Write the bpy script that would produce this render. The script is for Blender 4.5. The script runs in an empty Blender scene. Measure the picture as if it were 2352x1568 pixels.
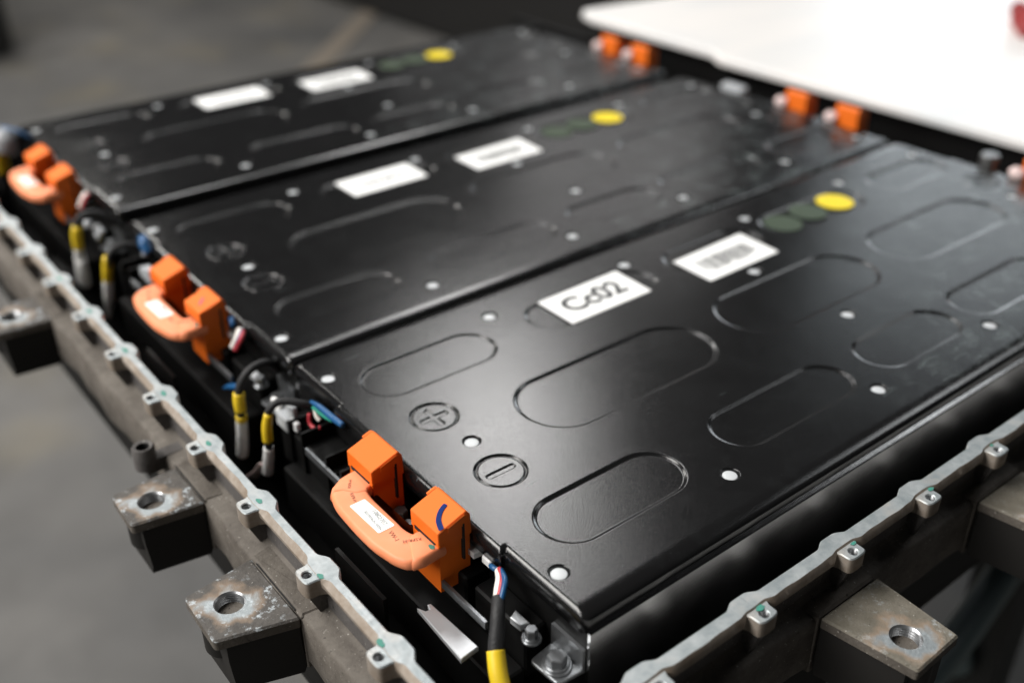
import bpy, bmesh, math, random
import numpy as np
from mathutils import Vector, Matrix
from mathutils.geometry import delaunay_2d_cdt
random.seed(7)
S = bpy.context.scene
COL = S.collection
PI = math.pi
rad = math.radians

# ------------------------------------------------------------------ camera
cam_d = bpy.data.cameras.new("camera")
cam = bpy.data.objects.new("camera", cam_d)
COL.objects.link(cam)
yaw, pitch, roll = 0.9035892897605429, -0.5353375865736335, -0.0028355388677963303
F = Vector((math.cos(pitch)*math.cos(yaw), math.cos(pitch)*math.sin(yaw), math.sin(pitch)))
R = F.cross(Vector((0, 0, 1))).normalized(); U = R.cross(F)
R2 = R*math.cos(roll)+U*math.sin(roll); U2 = U*math.cos(roll)-R*math.sin(roll)
M = Matrix((R2, U2, -F)).transposed().to_4x4()
M.translation = Vector((-0.42722492, -0.23820425, 0.29929427))
cam.matrix_world = M
cam_d.sensor_width = 36.0
cam_d.lens = 36.0*2375.54/2352.0
cam_d.clip_start = 0.02
cam_d.clip_end = 100
cam_d.dof.use_dof = True
cam_d.dof.focus_distance = 0.462
cam_d.dof.aperture_fstop = 3.7
cam_d.dof.aperture_blades = 9
S.camera = cam

# ------------------------------------------------------------------ world, lamps, exposure
W = bpy.data.worlds.new("World"); S.world = W
W.use_nodes = True
bg = W.node_tree.nodes["Background"]
bg.inputs[0].default_value = (0.95, 0.97, 1.0, 1)
bg.inputs[1].default_value = 0.018
S.view_settings.view_transform = 'Standard'
S.view_settings.look = 'None'
S.view_settings.exposure = 0.0
S.view_settings.gamma = 1.0


def area(name, loc, target, sx, sy, watts, col=(1, 1, 1), spread=180):
    d = bpy.data.lights.new(name, 'AREA')
    d.shape = 'RECTANGLE'; d.size = sx; d.size_y = sy
    d.energy = watts; d.color = col; d.spread = rad(spread)
    o = bpy.data.objects.new(name, d); COL.objects.link(o)
    o.location = loc
    o.rotation_euler = (Vector(target)-Vector(loc)).to_track_quat('-Z', 'Y').to_euler()
    return o


area("workshop_window_light", (-2.0, 1.5, 2.6), (-.1, .2, 0), 2.0, 1.7, 160, (1.0, .97, .93))
area("side_fill_light", (-2.9, .55, 1.45), (-.1, .3, 0), 1.5, 1.0, 40, (1.0, .98, .95))  # unseen fill added to brighten the left-facing sides
area("far_window_light", (6.3, 3.1, .85), (.1, .1, 0), 2.4, 1.0, 46, (.90, .95, 1))
area("ceiling_lamp_near", (1.28, 2.09, 1.74), (-.17, .11, 0), .55, .48, 6.5, (1, .99, .97))
tube = area("ceiling_tube_lamp", (1.10, 1.70, 1.72), (1.10, 1.70, 0), 1.25, .22, 9, (1, .99, .98))
tube.rotation_euler = (0, 0, rad(64.3))
area("ceiling_lamp_far", (2.98, 3.29, 1.69), (.09, .29, 0), 1.0, .7, 2.6, (1, .98, .97))
area("ceiling_lamp_back", (2.9, 4.2, 1.15), (.27, .6, 0), 1.0, .5, .4, (1, .98, .97))
area("ceiling_lamp_right", (3.5, 1.7, 1.44), (.25, .08, 0), 1.0, .8, 4.5, (.86, .95, 1))
area("far_floor_fill_light", (.2, 5.0, 2.6), (.8, 4.2, -.78), 1.6, .8, 75, (1, .97, .92))  # unseen lamp added to lift the far floor
area("right_floor_fill_light", (2.6, -.25, 2.2), (.8, .2, -.78), 1.0, .6, 11, (.95, .98, 1))  # unseen lamp added to brighten the shaded floor at the lower right
area("ceiling_lamp_left", (.35, 1.36, 1.80), (-.29, .0, 0), .40, .36, 9, (1, .99, .98))

# ------------------------------------------------------------------ materials
def mat(name, col, rough=.5, metal=0.0, spec=.5):
    m = bpy.data.materials.new(name); m.use_nodes = True
    b = m.node_tree.nodes["Principled BSDF"]
    b.inputs['Base Color'].default_value = (*col, 1)
    b.inputs['Roughness'].default_value = rough
    b.inputs['Metallic'].default_value = metal
    b.inputs['Specular IOR Level'].default_value = spec
    m["b"] = b.name
    return m


class NT:
    def __init__(s, m):
        s.t = m.node_tree; s.b = s.t.nodes["Principled BSDF"]
        s.co = s.t.nodes.new('ShaderNodeTexCoord')

    def n(s, kind, **kw):
        o = s.t.nodes.new('ShaderNode'+kind)
        for k, v in kw.items(): setattr(o, k, v)
        return o

    def l(s, a, b): s.t.links.new(a, b)

    def noise(s, scale, detail=4, rough=.55, src='Object', vec=None, stretch=None, dist=0):
        o = s.n('TexNoise'); o.inputs['Scale'].default_value = scale
        o.inputs['Detail'].default_value = detail; o.inputs['Roughness'].default_value = rough
        o.inputs['Distortion'].default_value = dist
        v = vec or s.co.outputs[src]
        if stretch:
            mp = s.n('Mapping'); mp.inputs['Scale'].default_value = stretch
            s.l(v, mp.inputs[0]); v = mp.outputs[0]
        s.l(v, o.inputs['Vector'])
        return o.outputs['Fac']

    def ramp(s, fac, lo, hi, a=(0, 0, 0, 1), b=(1, 1, 1, 1)):
        o = s.n('ValToRGB'); e = o.color_ramp.elements
        e[0].position = lo; e[0].color = a; e[1].position = hi; e[1].color = b
        s.l(fac, o.inputs[0]); return o.outputs[0]

    def math(s, op, a, b=None, clamp=False):
        o = s.n('Math', operation=op, use_clamp=clamp)
        for i, v in enumerate((a, b)):
            if v is None: continue
            if isinstance(v, (int, float)): o.inputs[i].default_value = v
            else: s.l(v, o.inputs[i])
        return o.outputs[0]

    def mix(s, fac, a, b):
        o = s.n('Mix', data_type='RGBA')
        for sock, v in ((o.inputs[0], fac), (o.inputs[6], a), (o.inputs[7], b)):
            if isinstance(v, (int, float)): sock.default_value = v
            elif isinstance(v, tuple): sock.default_value = (*v[:3], 1)
            else: s.l(v, sock)
        return o.outputs[2]

    def bump(s, h, strength, dist, prev=None):
        o = s.n('Bump'); o.inputs['Strength'].default_value = strength
        o.inputs['Distance'].default_value = dist
        s.l(h, o.inputs['Height'])
        if prev is not None: s.l(prev, o.inputs['Normal'])
        s.l(o.outputs[0], s.b.inputs['Normal'])
        return o.outputs[0]

    def col(s, v): s.l(v, s.b.inputs['Base Color'])
    def rough(s, v): s.l(v, s.b.inputs['Roughness'])


# black e-coated sheet-metal cover: orange-peel grain, smudges and a little dust
M_COVER = mat("black_coated_steel", (.011, .011, .0115), .27, 0, .5)
t = NT(M_COVER)
grain = t.noise(2300, 2, .7); grit = t.noise(950, 2, .6)
wave = t.noise(11, 1, .4)
nb = t.bump(wave, .22, .0012)
nb = t.bump(grit, .16, .00020, nb)
t.bump(grain, .30, .00014, nb)
sm = t.noise(34, 5, .6)
t.rough(t.ramp(sm, .3, .75, (.12, .12, .12, 1), (.17, .17, .17, 1)))
dn = t.noise(58, 8, .72, dist=.6)
sep = t.n('SeparateXYZ'); t.l(t.co.outputs['Object'], sep.inputs[0])
reg = t.ramp(t.math('SUBTRACT', sep.outputs[0], t.math('MULTIPLY', sep.outputs[1], .75)), -.03, .14)
dmask = t.math('MULTIPLY', t.ramp(dn, .50, .74), t.math('ADD', t.math('MULTIPLY', reg, 1.0), .05))
scr = t.noise(160, 3, .6, stretch=(.12, 1.6, 1))
smask = t.math('MULTIPLY', t.ramp(scr, .66, .72), t.math('MULTIPLY', t.ramp(sm, .48, .65), .42))
speck = t.ramp(t.noise(700, 2, .5), .735, .76)
scuff = t.math('MULTIPLY', t.math('SUBTRACT', 1, t.ramp(sep.outputs[1], .0, .022)), t.ramp(t.noise(95, 7, .75, stretch=(.35, 1.5, 1), dist=.8), .54, .70))
scuff = t.math('MULTIPLY', scuff, t.ramp(sep.outputs[0], -.16, -.06))
tot = t.math('ADD', t.math('ADD', t.math('MULTIPLY', dmask, .62), t.math('MULTIPLY', scuff, .5)), t.math('ADD', smask, t.math('MULTIPLY', speck, .16)), True)
t.col(t.mix(tot, (.008, .008, .0083), (.115, .135, .135)))

M_BLACKPL = mat("black_plastic", (.005, .005, .005), .5, 0, .15)
M_DARKWALL = mat("black_painted_steel", (.005, .005, .005), .5, 0, .15)
M_SIDE = mat("dark_anodised_plate", (.60, .60, .60), .2, 1.0)
t = NT(M_SIDE); t.rough(t.ramp(t.noise(40, 4, .6), .3, .7, (.15, .15, .15, 1), (.22, .22, .22, 1)))
t.bump(t.noise(1300, 2, .5), .12, .0002)

# machined cast aluminium
M_ALU = mat("machined_aluminium", (.58, .61, .62), .46, .55)
t = NT(M_ALU)
n1 = t.noise(90, 6, .65); n2 = t.noise(420, 3, .6)
c = t.mix(t.ramp(n1, .35, .72), (.28, .315, .325), (.49, .515, .52))
c = t.mix(t.math('MULTIPLY', t.ramp(t.noise(45, 5, .6), .56, .70), .35), c, (.40, .34, .275))
ml = t.noise(120, 3, .7, stretch=(6.0, .35, 1))
c = t.mix(t.math('MULTIPLY', t.ramp(ml, .60, .72), t.math('MULTIPLY', t.ramp(t.noise(30, 2, .5), .45, .6), .55)), c, (.16, .18, .19))
t.col(c); t.rough(t.ramp(n2, .3, .7, (.40, .40, .40, 1), (.58, .58, .58, 1)))
t.bump(n2, .18, .0003)
M_RAW = mat("raw_cast_aluminium", (.78, .78, .775), .6, .05)
M_STAIN = mat("stained_aluminium_edge", (.42, .35, .28), .55, .25)
t = NT(M_STAIN)
n1 = t.noise(120, 6, .65)
t.col(t.mix(t.ramp(n1, .3, .7), (.22, .17, .125), (.37, .325, .28)))
t.bump(t.noise(500, 4, .6), .3, .0004)
# grimy cast aluminium
def cast(name, dark, light, speck_amt):
    m = mat(name, light, .68, .05, .35); t = NT(m)
    n1 = t.noise(70, 8, .7); n2 = t.noise(900, 3, .6)
    c = t.mix(t.ramp(n1, .32, .68), dark, light)
    c = t.mix(t.ramp(t.noise(260, 5, .7), .60, .72), c, tuple(v*.35 for v in dark))
    sp = t.ramp(t.noise(620, 2, .5), .70-.02*speck_amt, .74)
    c = t.mix(t.math('MULTIPLY', sp, .5), c, (.55, .53, .48))
    t.col(c)
    nb = t.bump(t.noise(420, 6, .65), .55, .0009)
    t.bump(n2, .35, .0003, nb)
    return m, t, c


M_CAST, _, _ = cast("grimy_cast_aluminium", (.085, .073, .062), (.155, .138, .118), 1)
M_CASTG, _, _ = cast("grey_grimy_casting", (.085, .078, .075), (.135, .127, .122), .5)


def lug_mat(name, dark, light, white):
    """cast lug: bare ring worn round the hole (object origin = hole), white corrosion blooms"""
    m, t, c = cast(name, dark, light, .6)
    ln = t.n('VectorMath', operation='LENGTH')
    t.l(t.co.outputs['Object'], ln.inputs[0])
    wob = t.noise(58, 3, .5)
    d = t.math('ADD', ln.outputs['Value'], t.math('MULTIPLY', t.math('SUBTRACT', wob, .5), -.034))
    stain = t.math('SUBTRACT', 1, t.ramp(d, .0112, .0150))
    bare = t.math('SUBTRACT', 1, t.ramp(d, .0098, .0112))
    c = t.mix(t.math('MULTIPLY', stain, .7), c, (.30, .22, .155))
    c = t.mix(bare, c, t.mix(t.noise(180, 4, .6), (.24, .27, .285), (.40, .43, .44)))
    bl = t.math('MULTIPLY', t.ramp(t.noise(170, 8, .75), .54, .62), t.ramp(t.noise(42, 2, .5), .44, .56))
    c = t.mix(t.math('MULTIPLY', bl, white), c, (.50, .55, .58))
    t.col(c)
    t.l(t.math('MULTIPLY', bare, .6), t.b.inputs['Metallic'])
    t.rough(t.ramp(bare, 0, 1, (.68, .68, .68, 1), (.50, .50, .50, 1)))
    return m


M_LUGBODY = mat("shade_darkened_casting", (.016, .015, .014), .6, 0, .25)  # near-black base colour stands in for deep shade on the lug bodies
M_LUG = lug_mat("weathered_cast_lug", (.060, .055, .050), (.118, .108, .098), .9)
M_LUG2 = lug_mat("olive_cast_lug", (.115, .104, .080), (.19, .172, .14), .35)
M_THREAD = mat("cut_thread_steel", (.42, .43, .44), .32, .9)
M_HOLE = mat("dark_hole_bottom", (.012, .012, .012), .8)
M_STEEL = mat("zinc_steel", (.24, .25, .26), .42, .85)
t = NT(M_STEEL); t.rough(t.ramp(t.noise(300, 3, .6), .3, .7, (.28, .28, .28, 1), (.46, .46, .46, 1)))
M_SATIN = mat("satin_aluminium", (.62, .64, .66), .40, .6)
M_DKSTEEL = mat("dark_bolt_steel", (.22, .22, .22), .36, .85)
M_ORANGE = mat("orange_plastic", (.84, .165, .014), .5, 0, .25)
t = NT(M_ORANGE); t.bump(t.noise(1800, 2, .5), .10, .0002)
M_SLEEVE = mat("pale_orange_sleeve", (.93, .275, .115), .50, 0, .4)
t = NT(M_SLEEVE)
t.col(t.mix(t.ramp(t.noise(70, 3, .5), .3, .7), (.90, .285, .125), (.95, .335, .165)))
t.bump(t.noise(260, 3, .5), .12, .0006)
M_PAPER = mat("white_label_paper", (.90, .905, .895), .5, 0, .35)
M_INK = mat("black_print", (.03, .03, .032), .6)
M_GREYINK = mat("grey_print", (.22, .24, .24), .6)
M_PRINT = mat("brown_sleeve_print", (.16, .045, .022), .6)
M_BLUEINK = mat("blue_marker_ink", (.010, .028, .14), .7, 0, .1)
M_PURPLEINK = mat("purple_marker_ink", (.25, .06, .16), .5)
M_TEAL = mat("teal_paint_mark", (.028, .25, .185), .5)
t = NT(M_TEAL); t.col(t.mix(t.ramp(t.noise(900, 3, .6), .4, .6), (.03, .27, .20), (.06, .20, .165)))
M_YELLOW = mat("yellow_sticker", (.80, .62, .008), .5, 0, .3)
M_GREEN = mat("faded_green_sticker", (.036, .056, .030), .5, 0, .3)
M_RIVET = mat("white_nylon_rivet", (.56, .585, .60), .35, 0, .5)
M_YTAPE = mat("yellow_tape", (.80, .56, .02), .45)
M_WHITEPL = mat("white_plastic", (.88, .88, .87), .4)
M_CLEAR = mat("milky_connector_plastic", (.42, .44, .46), .25)
M_BLUE = mat("blue_wire", (.012, .085, .22), .35)
M_RED = mat("red_wire", (.50, .045, .06), .35)
M_WWIRE = mat("white_wire", (.82, .78, .72), .4)
M_GREENW = mat("teal_green_wire", (.02, .24, .17), .35)
M_BRAID = mat("black_braided_sleeve", (.012, .012, .013), .6)
t = NT(M_BRAID); t.bump(t.noise(900, 2, .5), .5, .0006)
M_PINK = mat("pale_pink_cap", (.74, .58, .56), .4)
M_WHITECOVER = mat("white_cover_sheet", (.86, .85, .84), .38, 0, .5)
t = NT(M_WHITECOVER)
t.col(t.mix(t.ramp(t.noise(3.5, 3, .5, stretch=(.4, 1.4, 1)), .42, .62), (.76, .74, .72), (.60, .63, .645)))
M_REDPL = mat("red_plastic", (.24, .012, .012), .5)
M_CASE = mat("black_rubberised_case", (.012, .0115, .011), .7)
M_FRAME = mat("dark_grey_frame_paint", (.016, .018, .018), .5)
M_TEALPIPE = mat("grey_teal_steel_tube", (.22, .29, .295), .4)
M_FLOOR = mat("concrete_floor", (.2, .19, .18), .75, 0, .25)
t = NT(M_FLOOR)
c = t.mix(t.ramp(t.noise(1.6, 5, .6), .35, .68), (.085, .085, .085), (.185, .178, .167))
c = t.mix(t.math('MULTIPLY', t.ramp(t.noise(2.6, 3, .5), .52, .68), .5), c, (.235, .20, .13))
c = t.mix(t.math('MULTIPLY', t.ramp(t.noise(7, 5, .6), .42, .62), .45), c, (.085, .083, .080))
c = t.mix(t.ramp(t.noise(14, 6, .7), .35, .75), t.mix(.25, c, (.10, .10, .10)), c)
t.col(c)

# ------------------------------------------------------------------ helpers
def new_mesh(name, verts, faces, mats, smooth=False, fm=None):
    me = bpy.data.meshes.new(name)
    me.from_pydata([tuple(v) for v in verts], [], faces)
    for m in (mats if isinstance(mats, (list, tuple)) else [mats]): me.materials.append(m)
    if fm: me.polygons.foreach_set('material_index', fm)
    if smooth: me.polygons.foreach_set('use_smooth', [True]*len(me.polygons))
    me.update()
    return me


def link(name, me, parent=None, loc=(0, 0, 0)):
    """loc is in world (model) space; children are stored relative to their parent"""
    o = bpy.data.objects.new(name, me); COL.objects.link(o)
    w = Vector(loc)
    if parent is not None:
        o.parent = parent
        w = w-wloc(parent)
    o.location = w
    return o


def wloc(o):
    v = Vector(o.location)
    while o.parent: o = o.parent; v += Vector(o.location)
    return v


def thing(name, label, cat, loc=(0, 0, 0), group=None):
    o = bpy.data.objects.new(name, None); COL.objects.link(o)
    o.empty_display_size = .02
    o.location = loc; o['label'] = label; o['category'] = cat
    if group: o['group'] = group
    return o


def tag(o, label, cat, group=None):
    o['label'] = label; o['category'] = cat
    if group: o['group'] = group
    return o


def copy_tree(o, parent=None):
    c = o.copy(); COL.objects.link(c); c.parent = parent
    for ch in list(o.children): copy_tree(ch, c)
    return c


class B:
    """small mesh collector"""
    def __init__(s): s.v = []; s.f = []; s.m = []

    def add(s, verts, faces, mi=0):
        k = len(s.v); s.v += [tuple(v) for v in verts]
        s.f += [tuple(i+k for i in f) for f in faces]; s.m += [mi]*len(faces)
        return s

    def box(s, a, b, mi=0, ch=0):
        (x0, y0, z0), (x1, y1, z1) = a, b
        if x0 > x1: x0, x1 = x1, x0
        if y0 > y1: y0, y1 = y1, y0
        if z0 > z1: z0, z1 = z1, z0
        if ch:
            s.prism([(x0+ch, y0), (x1-ch, y0), (x1, y0+ch), (x1, y1-ch), (x1-ch, y1), (x0+ch, y1), (x0, y1-ch), (x0, y0+ch)], z0, z1, mi, ch)
            return s
        return s.add([(x0, y0, z0), (x1, y0, z0), (x1, y1, z0), (x0, y1, z0), (x0, y0, z1), (x1, y0, z1), (x1, y1, z1), (x0, y1, z1)],
                     [(3, 2, 1, 0), (4, 5, 6, 7), (0, 1, 5, 4), (1, 2, 6, 5), (2, 3, 7, 6), (3, 0, 4, 7)], mi)

    def prism(s, poly, z0, z1, mi=0, ch=0, mside=None):
        n = len(poly)
        rings = [[(x, y, z0) for x, y in poly]]
        if ch:
            rings.append([(x, y, z1-ch) for x, y in poly])
            rings.append([(x, y, z1) for x, y in inset(poly, ch)])
        else: rings.append([(x, y, z1) for x, y in poly])
        v = [p for r in rings for p in r]
        f = []
        for k in range(len(rings)-1):
            f += [(k*n+i, k*n+(i+1) % n, (k+1)*n+(i+1) % n, (k+1)*n+i) for i in range(n)]
        ns = len(f)
        f.append(tuple(range(n-1, -1, -1))); f.append(tuple((len(rings)-1)*n+i for i in range(n)))
        k0 = len(s.m); s.add(v, f, mi)
        if mside is not None:
            for i in range(ns): s.m[k0+i] = mside
        return s

    def extr(s, prof, y0, y1, mi=0):
        """profile in xz, extruded along y"""
        n = len(prof)
        v = [(x, y0, z) for x, z in prof]+[(x, y1, z) for x, z in prof]
        f = [(i, (i+1) % n, n+(i+1) % n, n+i) for i in range(n)]
        f += [tuple(range(n-1, -1, -1)), tuple(range(n, 2*n))]
        return s.add(v, f, mi)

    def cyl(s, c, r, z0, z1, n=24, mi=0, ch=0, phase=0, cap=True):
        x, y = c
        def ring(rr, z): return [(x+rr*math.cos(2*PI*i/n+phase), y+rr*math.sin(2*PI*i/n+phase), z) for i in range(n)]
        rs = [ring(r, z0)]
        rs += [ring(r, z1-ch), ring(r-ch, z1)] if ch else [ring(r, z1)]
        f = []
        for k in range(len(rs)-1): f += [(k*n+i, k*n+(i+1) % n, (k+1)*n+(i+1) % n, (k+1)*n+i) for i in range(n)]
        if cap: f += [tuple(range(n-1, -1, -1)), tuple((len(rs)-1)*n+i for i in range(n))]
        return s.add([p for r_ in rs for p in r_], f, mi)

    def lathe(s, prof, c=(0, 0), n=32, mi=0, cap=False):
        v = []; f = []
        for r, z in prof: v += [(c[0]+r*math.cos(2*PI*i/n), c[1]+r*math.sin(2*PI*i/n), z) for i in range(n)]
        for k in range(len(prof)-1): f += [(k*n+i, k*n+(i+1) % n, (k+1)*n+(i+1) % n, (k+1)*n+i) for i in range(n)]
        if cap: f.append(tuple((len(prof)-1)*n+i for i in range(n)))
        return s.add(v, f, mi)

    def tube(s, path, radii, n=12, mi=0, flat=1.0):
        P = spline(path); m = len(P)
        if isinstance(radii, (int, float)): radii = [radii]*m
        else: radii = [float(q) for q in np.interp(np.linspace(0, 1, m), np.linspace(0, 1, len(radii)), radii)]
        v = []; f = []
        up = Vector((.3, -.2, .9))
        for k in range(m):
            a = P[min(k+1, m-1)]-P[max(k-1, 0)]; a.normalize()
            e1 = a.cross(up).normalized(); e2 = e1.cross(a)
            for i in range(n):
                q = 2*PI*i/n
                v.append(P[k]+radii[k]*(math.cos(q)*e1+math.sin(q)*e2*flat))
        for k in range(m-1): f += [(k*n+i, (k+1)*n+i, (k+1)*n+(i+1) % n, k*n+(i+1) % n) for i in range(n)]
        f += [tuple(range(n)), tuple((m-1)*n+i for i in range(n-1, -1, -1))]
        return s.add(v, f, mi)

    def mesh(s, name, mats, smooth=False, angle=None):
        me = new_mesh(name, s.v, s.f, mats, smooth, s.m)
        bm = bmesh.new(); bm.from_mesh(me)
        bmesh.ops.recalc_face_normals(bm, faces=bm.faces)
        if angle is not None:
            for f in bm.faces: f.smooth = True
            for e in bm.edges:
                if len(e.link_faces) == 2 and e.calc_face_angle(0) > rad(angle): e.smooth = False
        bm.to_mesh(me); bm.free()
        return me

    def obj(s, name, mats, parent=None, loc=(0, 0, 0), smooth=False, angle=None):
        return link(name, s.mesh(name, mats, smooth, angle), parent, loc)


def spline(pts, k=8):
    P = [Vector(p) for p in pts]
    if len(P) < 3: return P
    out = []
    for i in range(len(P)-1):
        a, b, c, d = P[max(i-1, 0)], P[i], P[i+1], P[min(i+2, len(P)-1)]
        for j in range(k):
            t = j/k
            out.append(.5*((2*b)+(c-a)*t+(2*a-5*b+4*c-d)*t*t+(3*b-a-3*c+d)*t**3))
    out.append(P[-1]); return out


def inset(poly, d):
    """inset a CCW polygon by d (vertex normals)"""
    n = len(poly); out = []
    area2 = sum(poly[i][0]*poly[(i+1) % n][1]-poly[(i+1) % n][0]*poly[i][1] for i in range(n))
    sg = 1 if area2 > 0 else -1
    for i in range(n):
        a = Vector(poly[i-1]); b = Vector(poly[i]); c = Vector(poly[(i+1) % n])
        e1 = b-a; e2 = c-b
        if e1.length < 1e-9: e1 = e2
        if e2.length < 1e-9: e2 = e1
        e1.normalize(); e2.normalize()
        n1 = Vector((-e1.y, e1.x))*sg; n2 = Vector((-e2.y, e2.x))*sg
        m = (n1+n2)
        if m.length < 1e-6: m = n1
        m.normalize(); q = max(.5, m.dot(n1))
        out.append((b.x+m.x*d/q, b.y+m.y*d/q))
    return out


def round_poly(corners, seg=5):
    """corners: (x, y, radius)"""
    out = []; n = len(corners)
    for i in range(n):
        x, y, r = corners[i]
        p = Vector((x, y)); a = (Vector(corners[i-1][:2])-p).normalized(); b = (Vector(corners[(i+1) % n][:2])-p).normalized()
        if r <= 0: out.append((x, y)); continue
        ang = a.angle(b); tl = r/math.tan(ang/2)
        c = p+(a+b).normalized()*(r/math.sin(ang/2))
        p0 = p+a*tl; p1 = p+b*tl
        t0 = math.atan2(p0.y-c.y, p0.x-c.x); t1 = math.atan2(p1.y-c.y, p1.x-c.x)
        dt = (t1-t0+PI) % (2*PI)-PI
        for k in range(seg+1):
            t = t0+dt*k/seg
            out.append((c.x+r*math.cos(t), c.y+r*math.sin(t)))
    return out


def text_mesh(body, size, thick, mats, align='CENTER', off=0):
    cu = bpy.data.curves.new("lettering", 'FONT')
    cu.body = body; cu.size = size; cu.align_x = align; cu.align_y = 'CENTER'
    cu.extrude = thick; cu.resolution_u = 4; cu.offset = off
    o = bpy.data.objects.new("lettering", cu); COL.objects.link(o)
    dg = bpy.context.evaluated_depsgraph_get()
    me = bpy.data.meshes.new_from_object(o.evaluated_get(dg))
    bpy.data.objects.remove(o); bpy.data.curves.remove(cu)
    me.name = "lettering"; me.materials.clear(); me.materials.append(mats)
    return me


# ------------------------------------------------------------------ ground
ZF = -.78
fl = new_mesh("floor", [(-30, -30, ZF), (40, -30, ZF), (40, 40, ZF), (-30, 40, ZF)], [(0, 1, 2, 3)], M_FLOOR)
link("floor", fl)['kind'] = 'structure'
fm_ = B().add([(2.58, 4.48, ZF+.004), (2.64, 4.42, ZF+.004), (1.23, 3.01, ZF+.004), (1.17, 3.07, ZF+.004)], [(0, 1, 2, 3)]).obj("floor_marking", mat("worn_floor_paint", (.215, .185, .15), .7))
fm_['kind'] = 'structure'

# ------------------------------------------------------------------ battery tray
ZR = -.012
tray = thing("battery_tray", "open cast aluminium tray with a bolt-hole rim and side lugs holding the black modules", "battery tray", (.05, .35, -.13))
LY = [.0178+.0580*k for k in range(-2, 13)]        # boss centres along the left rail
RX = [-.1560+.0598*k for k in range(-2, 9)]        # boss centres along the right rail


def sbump(d, w0, w1):
    d = abs(d)
    if d < w0: return 1.0
    if d > w1: return 0.0
    t = (w1-d)/(w1-w0); return t*t*(3-2*t)


def rail(mapf, lo, hi, centres, w_in, w_flat, w_out, bump, wig, pull_f, pull_o):
    """swept rail. mapf(u, v, z): u across (inner negative), v along"""
    vs = []; fs = []; fm = []; n = int((hi-lo)/.0009)
    for i in range(n+1):
        v = lo+(hi-lo)*i/n
        b = max(sbump(v-c-wig, .0035, .0105) for c in centres)
        ui = w_in-bump*b
        ob = max(sbump(v-c, .005, .011) for c in centres)
        wob = .00018*math.sin(v*190)+.00012*math.sin(v*431+1)
        uf = w_flat+wob+pull_f*ob; wo = w_out+pull_o*ob
        row = [(ui, -.050), (ui, ZR-.0006), (ui+.0006, ZR), (uf, ZR), (uf+.0003, ZR-.0003), (wo, ZR-.0028+.0018*ob), (wo, ZR-.0044), (wo-.0012, ZR-.0056), (wo-.0045, ZR-.0060), (wo-.0048, -.030)]
        vs += [mapf(u, v, z) for u, z in row]
    m = len(row)
    for i in range(n):
        for j in range(m-1):
            fs.append((i*m+j, i*m+j+1, (i+1)*m+j+1, (i+1)*m+j))
            fm.append(3 if j == 0 else 0 if j < 3 else (1 if j < 6 else 2))
    me = new_mesh("rim_rail", vs, fs, [M_ALU, M_STAIN, M_CASTG, M_RAW], False, fm)
    bm = bmesh.new(); bm.from_mesh(me); bmesh.ops.recalc_face_normals(bm, faces=bm.faces)
    for f in bm.faces: f.smooth = True
    for e in bm.edges:
        if len(e.link_faces) == 2 and e.calc_face_angle(0) > rad(35): e.smooth = False
    bm.to_mesh(me); bm.free()
    return link("rim_rail", me, tray)


XL, YR = -.2822, -.0503
lmap = lambda u, v, z: (XL-u, v, z)
rmap = lambda u, v, z: (v, YR-u, z)
rail(lmap, -.0503, .86, LY, 0, .0042, .0066, .0034, -.001, .0022, .0004)
rail(rmap, -.2822, .47, RX, 0, .0066, .0084, .0027, -.002, -.0014, -.0022)


def dedupe(loop):
    out = []
    for p in loop:
        if not out or math.hypot(p[0]-out[-1][0], p[1]-out[-1][1]) > 2e-6: out.append((p[0], p[1]))
    if math.hypot(out[0][0]-out[-1][0], out[0][1]-out[-1][1]) <= 2e-6: out.pop()
    return out


def inside(p, poly):
    x, y = p; c = False; n = len(poly); j = n-1
    for i in range(n):
        xi, yi = poly[i]; xj, yj = poly[j]
        if (yi > y) != (yj > y) and x < (xj-xi)*(y-yi)/(yj-yi)+xi: c = not c
        j = i
    return c


def fill_with_hole(outer, hole, z):
    """triangulated flat sheet with holes (constrained Delaunay), all faces up"""
    loops = [dedupe(l) for l in [outer]+hole]
    K = 1000.0
    vs = []; es = []
    for l in loops:
        k = len(vs); vs += [Vector((x*K, y*K)) for x, y in l]
        es += [(k+i, k+(i+1) % len(l)) for i in range(len(l))]
    ov, oe, of, _, _, _ = delaunay_2d_cdt(vs, es, [], 1, 1e-5)
    v = [(p.x/K, p.y/K, z) for p in ov]; f = []
    boxes = [(min(p[0] for p in l), max(p[0] for p in l), min(p[1] for p in l), max(p[1] for p in l)) for l in loops]
    for q in of:
        cx = sum(v[i][0] for i in q)/len(q); cy = sum(v[i][1] for i in q)/len(q)
        if not inside((cx, cy), loops[0]): continue
        if any(bx[0] < cx < bx[1] and bx[2] < cy < bx[3] and inside((cx, cy), l) for l, bx in zip(loops[1:], boxes[1:])): continue
        a, b_, c = (v[i] for i in q[:3])
        up = (b_[0]-a[0])*(c[1]-a[1])-(b_[1]-a[1])*(c[0]-a[0]) > 0
        f.append(tuple(q) if up else tuple(q)[::-1])
    return v, f


def circ(r, n=24, c=(0, 0)): return [(c[0]+r*math.cos(2*PI*i/n), c[1]+r*math.sin(2*PI*i/n)) for i in range(n)]


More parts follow.
